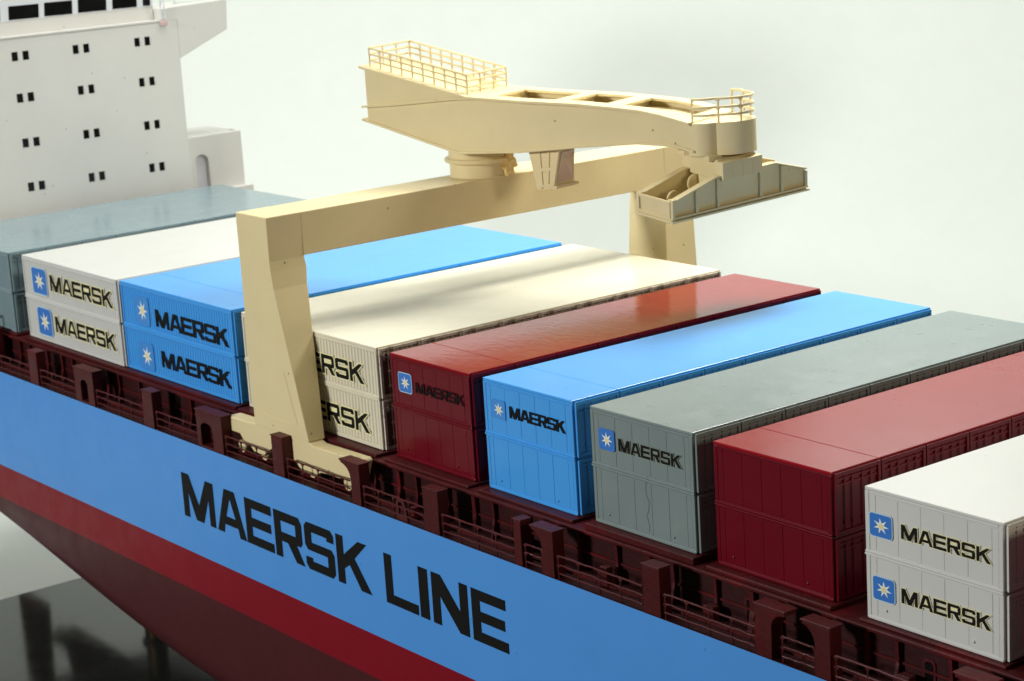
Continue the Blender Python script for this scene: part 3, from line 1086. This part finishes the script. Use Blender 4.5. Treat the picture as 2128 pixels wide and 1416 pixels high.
out = []
for i in range(81):
    ph = math.radians(-92 + 184 * i / 80)
    r = polar(ph)
    if r > 0:
        out.append((O2[0] + r * math.cos(ph), O2[1] + r * math.sin(ph)))
poly = [(14.3, -2.08)] + out + [(14.3, 2.08)]
hb = JB().prism(poly, 13.1, 14.72, 'z')
hb.build('jib_head', bevel=.03)
hr = JB()
rim = [(15.0 + (x - 15.0) * .94, y * .94, 14.72) for x, y in out]
rim = rim[3:-3]
for lv_ in (.38, .76, 1.18):
    hr.tube([(x, y, z + lv_) for x, y, z in rim], .068, 7)
for i in (0, 17, 30, 52, 62, len(rim) - 1):
    x, y, z = rim[i]
    hr.tube([(x, y, z - .02), (x, y, z + 1.18)], .055, 7)
    for lv_ in (.76, 1.18):
        for d in (-2, 2):
            j = i + d
            if 0 <= j < len(rim):
                q = Vector((x, y, z + lv_))
                dv = (Vector(rim[j]) - Vector(rim[i])).normalized() * .2
                nn = Vector((-dv.y, dv.x, 0)).normalized() * .03
                hr.add([q - nn, q + dv - nn, q + Vector((0, 0, -.2)) - nn, q + nn, q + dv + nn, q + Vector((0, 0, -.2)) + nn],
                       [(0, 1, 2), (5, 4, 3), (0, 2, 5, 3), (1, 4, 5, 2), (0, 3, 4, 1)])
hr.build('head_railing', smooth=True)

# driver's cab under the jib
cb = JB().hexa([(5.05, -1.75, 10.92), (6.1, -1.75, 11.05), (6.45, -.4, 11.1), (5.05, -.4, 10.92)],
               [(4.62, -1.75, 13.12), (6.6, -1.75, 13.25), (6.62, -.4, 13.25), (4.62, -.4, 13.12)])
cab = cb.build('cab', bevel=.03)


def cabp(u, v):    # point on the near face: u across 0..1, v up 0..1
    a = Vector((5.05, 0, 10.92)).lerp(Vector((6.1, 0, 11.05)), u)
    b_ = Vector((4.62, 0, 13.12)).lerp(Vector((6.6, 0, 13.25)), u)
    return a.lerp(b_, v)


fr_ = JB()
for u0, u1, v0, v1 in ((.3, .36, .06, .95), (.62, .68, .06, .95), (.94, 1.0, .02, .97), (.36, .62, .44, .52), (.68, .94, .44, .52), (.36, .62, .9, .95), (.68, .94, .9, .95), (.36, .62, .06, .12), (.68, .94, .06, .12), (0, .3, .03, .97)):
    p = [cabp(u0, v0), cabp(u1, v0), cabp(u1, v1), cabp(u0, v1)]
    fr_.add([(q.x, -1.75 - .06, q.z) for q in p] + [(q.x, -1.75 + .02, q.z) for q in p], [(0, 1, 2, 3), (7, 6, 5, 4), (0, 4, 5, 1), (1, 5, 6, 2), (2, 6, 7, 3), (3, 7, 4, 0)])
fr_.build('window_frame', parent=cab)
JB().add([(6.19, -1.6, 11.35), (6.5, -.55, 11.4), (6.63, -.55, 12.95), (6.6, -1.6, 12.95), (6.17, -1.6, 11.35), (6.48, -.55, 11.4), (6.6, -.55, 12.95), (6.57, -1.6, 12.95)],
         [(0, 1, 2, 3), (7, 6, 5, 4), (0, 4, 5, 1), (1, 5, 6, 2), (2, 6, 7, 3), (3, 7, 4, 0)]).build('cab_window', M['cabglass'], cab)
JB().hexa([(6.05, -1.8, 11.0), (6.3, -1.8, 11.05), (6.75, -.35, 11.1), (6.45, -.35, 11.05)], [(6.12, -1.8, 11.2), (6.3, -1.8, 11.2), (6.72, -.35, 11.26), (6.48, -.35, 11.26)]).build('cab_sill', parent=cab, bevel=.02)

# hook block and spreader in their own slightly tilted frame
SPC = Vector((46.67, 17.23, 10.52))
SPM = Matrix.Rotation(math.radians(87), 3, 'Z') @ Matrix.Rotation(math.radians(-2.6), 3, 'Y') @ Matrix.Rotation(math.radians(4.5), 3, 'X')


class PB(CB):
    def build(s, name, mat=None, parent=None, **k):
        s.v = [tuple(SPC + SPM @ Vector(v)) for v in s.v]
        return CB.build(s, name, mat, parent, **k)


SL, SW = 4.37, 1.28
profile = [(-SL, .2), (SL, .2), (SL, 1.1), (2.3, 1.75), (-1.5, 1.75), (-SL + .3, 1.05), (-SL, 1.05)]
PB().prism(profile, -SW, -SW + .12, 'y').build('spreader_side_plate', bevel=.015)
PB().prism(profile, SW - .12, SW, 'y').build('spreader_side_plate', bevel=.015)
PB().box(-SL, -SL + .12, -SW + .12, SW - .12, .2, 1.05).build('spreader_end_plate', bevel=.015)
PB().box(SL - .12, SL, -SW + .12, SW - .12, .2, 1.1).build('spreader_end_plate', bevel=.015)
PB().box(-SL - .02, SL + .02, -SW - .04, SW + .04, .1, .2).build('spreader_floor')
ed = PB()
for y0, y1 in ((-SW - .24, -SW), (SW, SW + .24)):
    ed.box(-SL - .12, SL + .1, y0, y1, .0, .11).box(-SL - .05, SL + .05, y0 + (.05 if y0 < 0 else 0), y1 - (0 if y0 < 0 else .05), .17, .27)
ed.box(-SL - .14, -SL - .02, -SW, SW, 0, .1)
ed.build('spreader_flange', bevel=.02)
for x in (-SL + .06, -2.85, -1.48, 1.3, 2.7, SL - .06):
    z1 = 1.05 if abs(x) > 4 else (1.7 if abs(x) < 2 else (1.32 if x < 0 else 1.6))
    for y0, y1 in ((-SW - .17, -SW), (SW, SW + .17)):
        PB().box(x - .08, x + .08, y0, y1, .27, z1).build('spreader_rib', bevel=.015)
et = PB()
et.box(-SL - .09, -SL, -SW, -SW + .14, .2, 1.08).box(-SL - .09, -SL, SW - .14, SW, .2, 1.08).box(-SL - .09, -SL, -SW + .14, SW - .14, .92, 1.08).box(-SL - .09, -SL, -SW + .14, SW - .14, .2, .3)
et.box(-SL - .1, SL - 6.0, 0, 0, 0, 0) if False else None
et.build('spreader_end_frame', bevel=.02)
cap = PB()
for y in (-SW + .06, SW - .06):
    for (a, za), (c, zc) in (((-SL, 1.05), (-SL + .3, 1.05)), ((-SL + .3, 1.05), (-1.5, 1.75)), ((-1.5, 1.75), (2.3, 1.75)), ((2.3, 1.75), (SL, 1.1))):
        cap.hexa([(a, y - .2, za), (c, y - .2, zc), (c, y + .2, zc), (a, y + .2, za)], [(a, y - .2, za + .08), (c, y - .2, zc + .08), (c, y + .2, zc + .08), (a, y + .2, za + .08)])
cap.build('spreader_top_rail')
for x, y, z in ((-2.9, .3, .62), (-1.35, .55, 1.15)):
    wm = MB().lathe([(.42, -.07), (.46, -.05), (.46, .05), (.42, .07)], 0, 0, 28)
    wm.v = [(v[0] + x, v[2] + y, v[1] + z) for v in wm.v]
    pw_ = PB()
    pw_.v, pw_.f, pw_.mi = wm.v, wm.f, wm.mi
    pw_.build('sheave', smooth=True)
PB().box(-1.2, -.9, -.9, 0.5, .2, 1.55).box(-1.1, 1.2, .6, .7, .2, 1.5).build('spreader_bracket', bevel=.02)
PB().box(-.9, -.85, -.9, .9, .2, 1.6).build('spreader_bulkhead', M['cream'])
hk = PB().box(-1.28, 1.28, -1.58, 1.58, 1.58, 2.47).build('hook_block', bevel=.03)
for x in (-.62, .02, .66):
    PB().box(x - .012, x + .012, -1.592, -1.575, 1.6, 2.45).build('hook_block_groove', M['cream'], hk)
for y in (-1.0, -.6, -.2, .2, .6, 1.0):
    PB().box(-1.2, 1.2, y - .1, y + .1, 2.465, 2.53).build('hook_block_slat', M['cream'], hk)
PB().box(-1.55, -.7, -.85, 1.6, 2.47, 2.72).build('hook_block_plate', M['cream'], hk, bevel=.03)
JB().lathe([(.8, 12.9), (.8, 13.12)], 15.4, 0, 32).build('head_swivel', smooth=True)

# ------------------------------------------------------------------ bring everything to model size
for o in list(sc.objects):
    if o.parent is None and o.type in ('MESH', 'EMPTY'):
        o.location = o.location * S
        o.scale = (S, S, S)
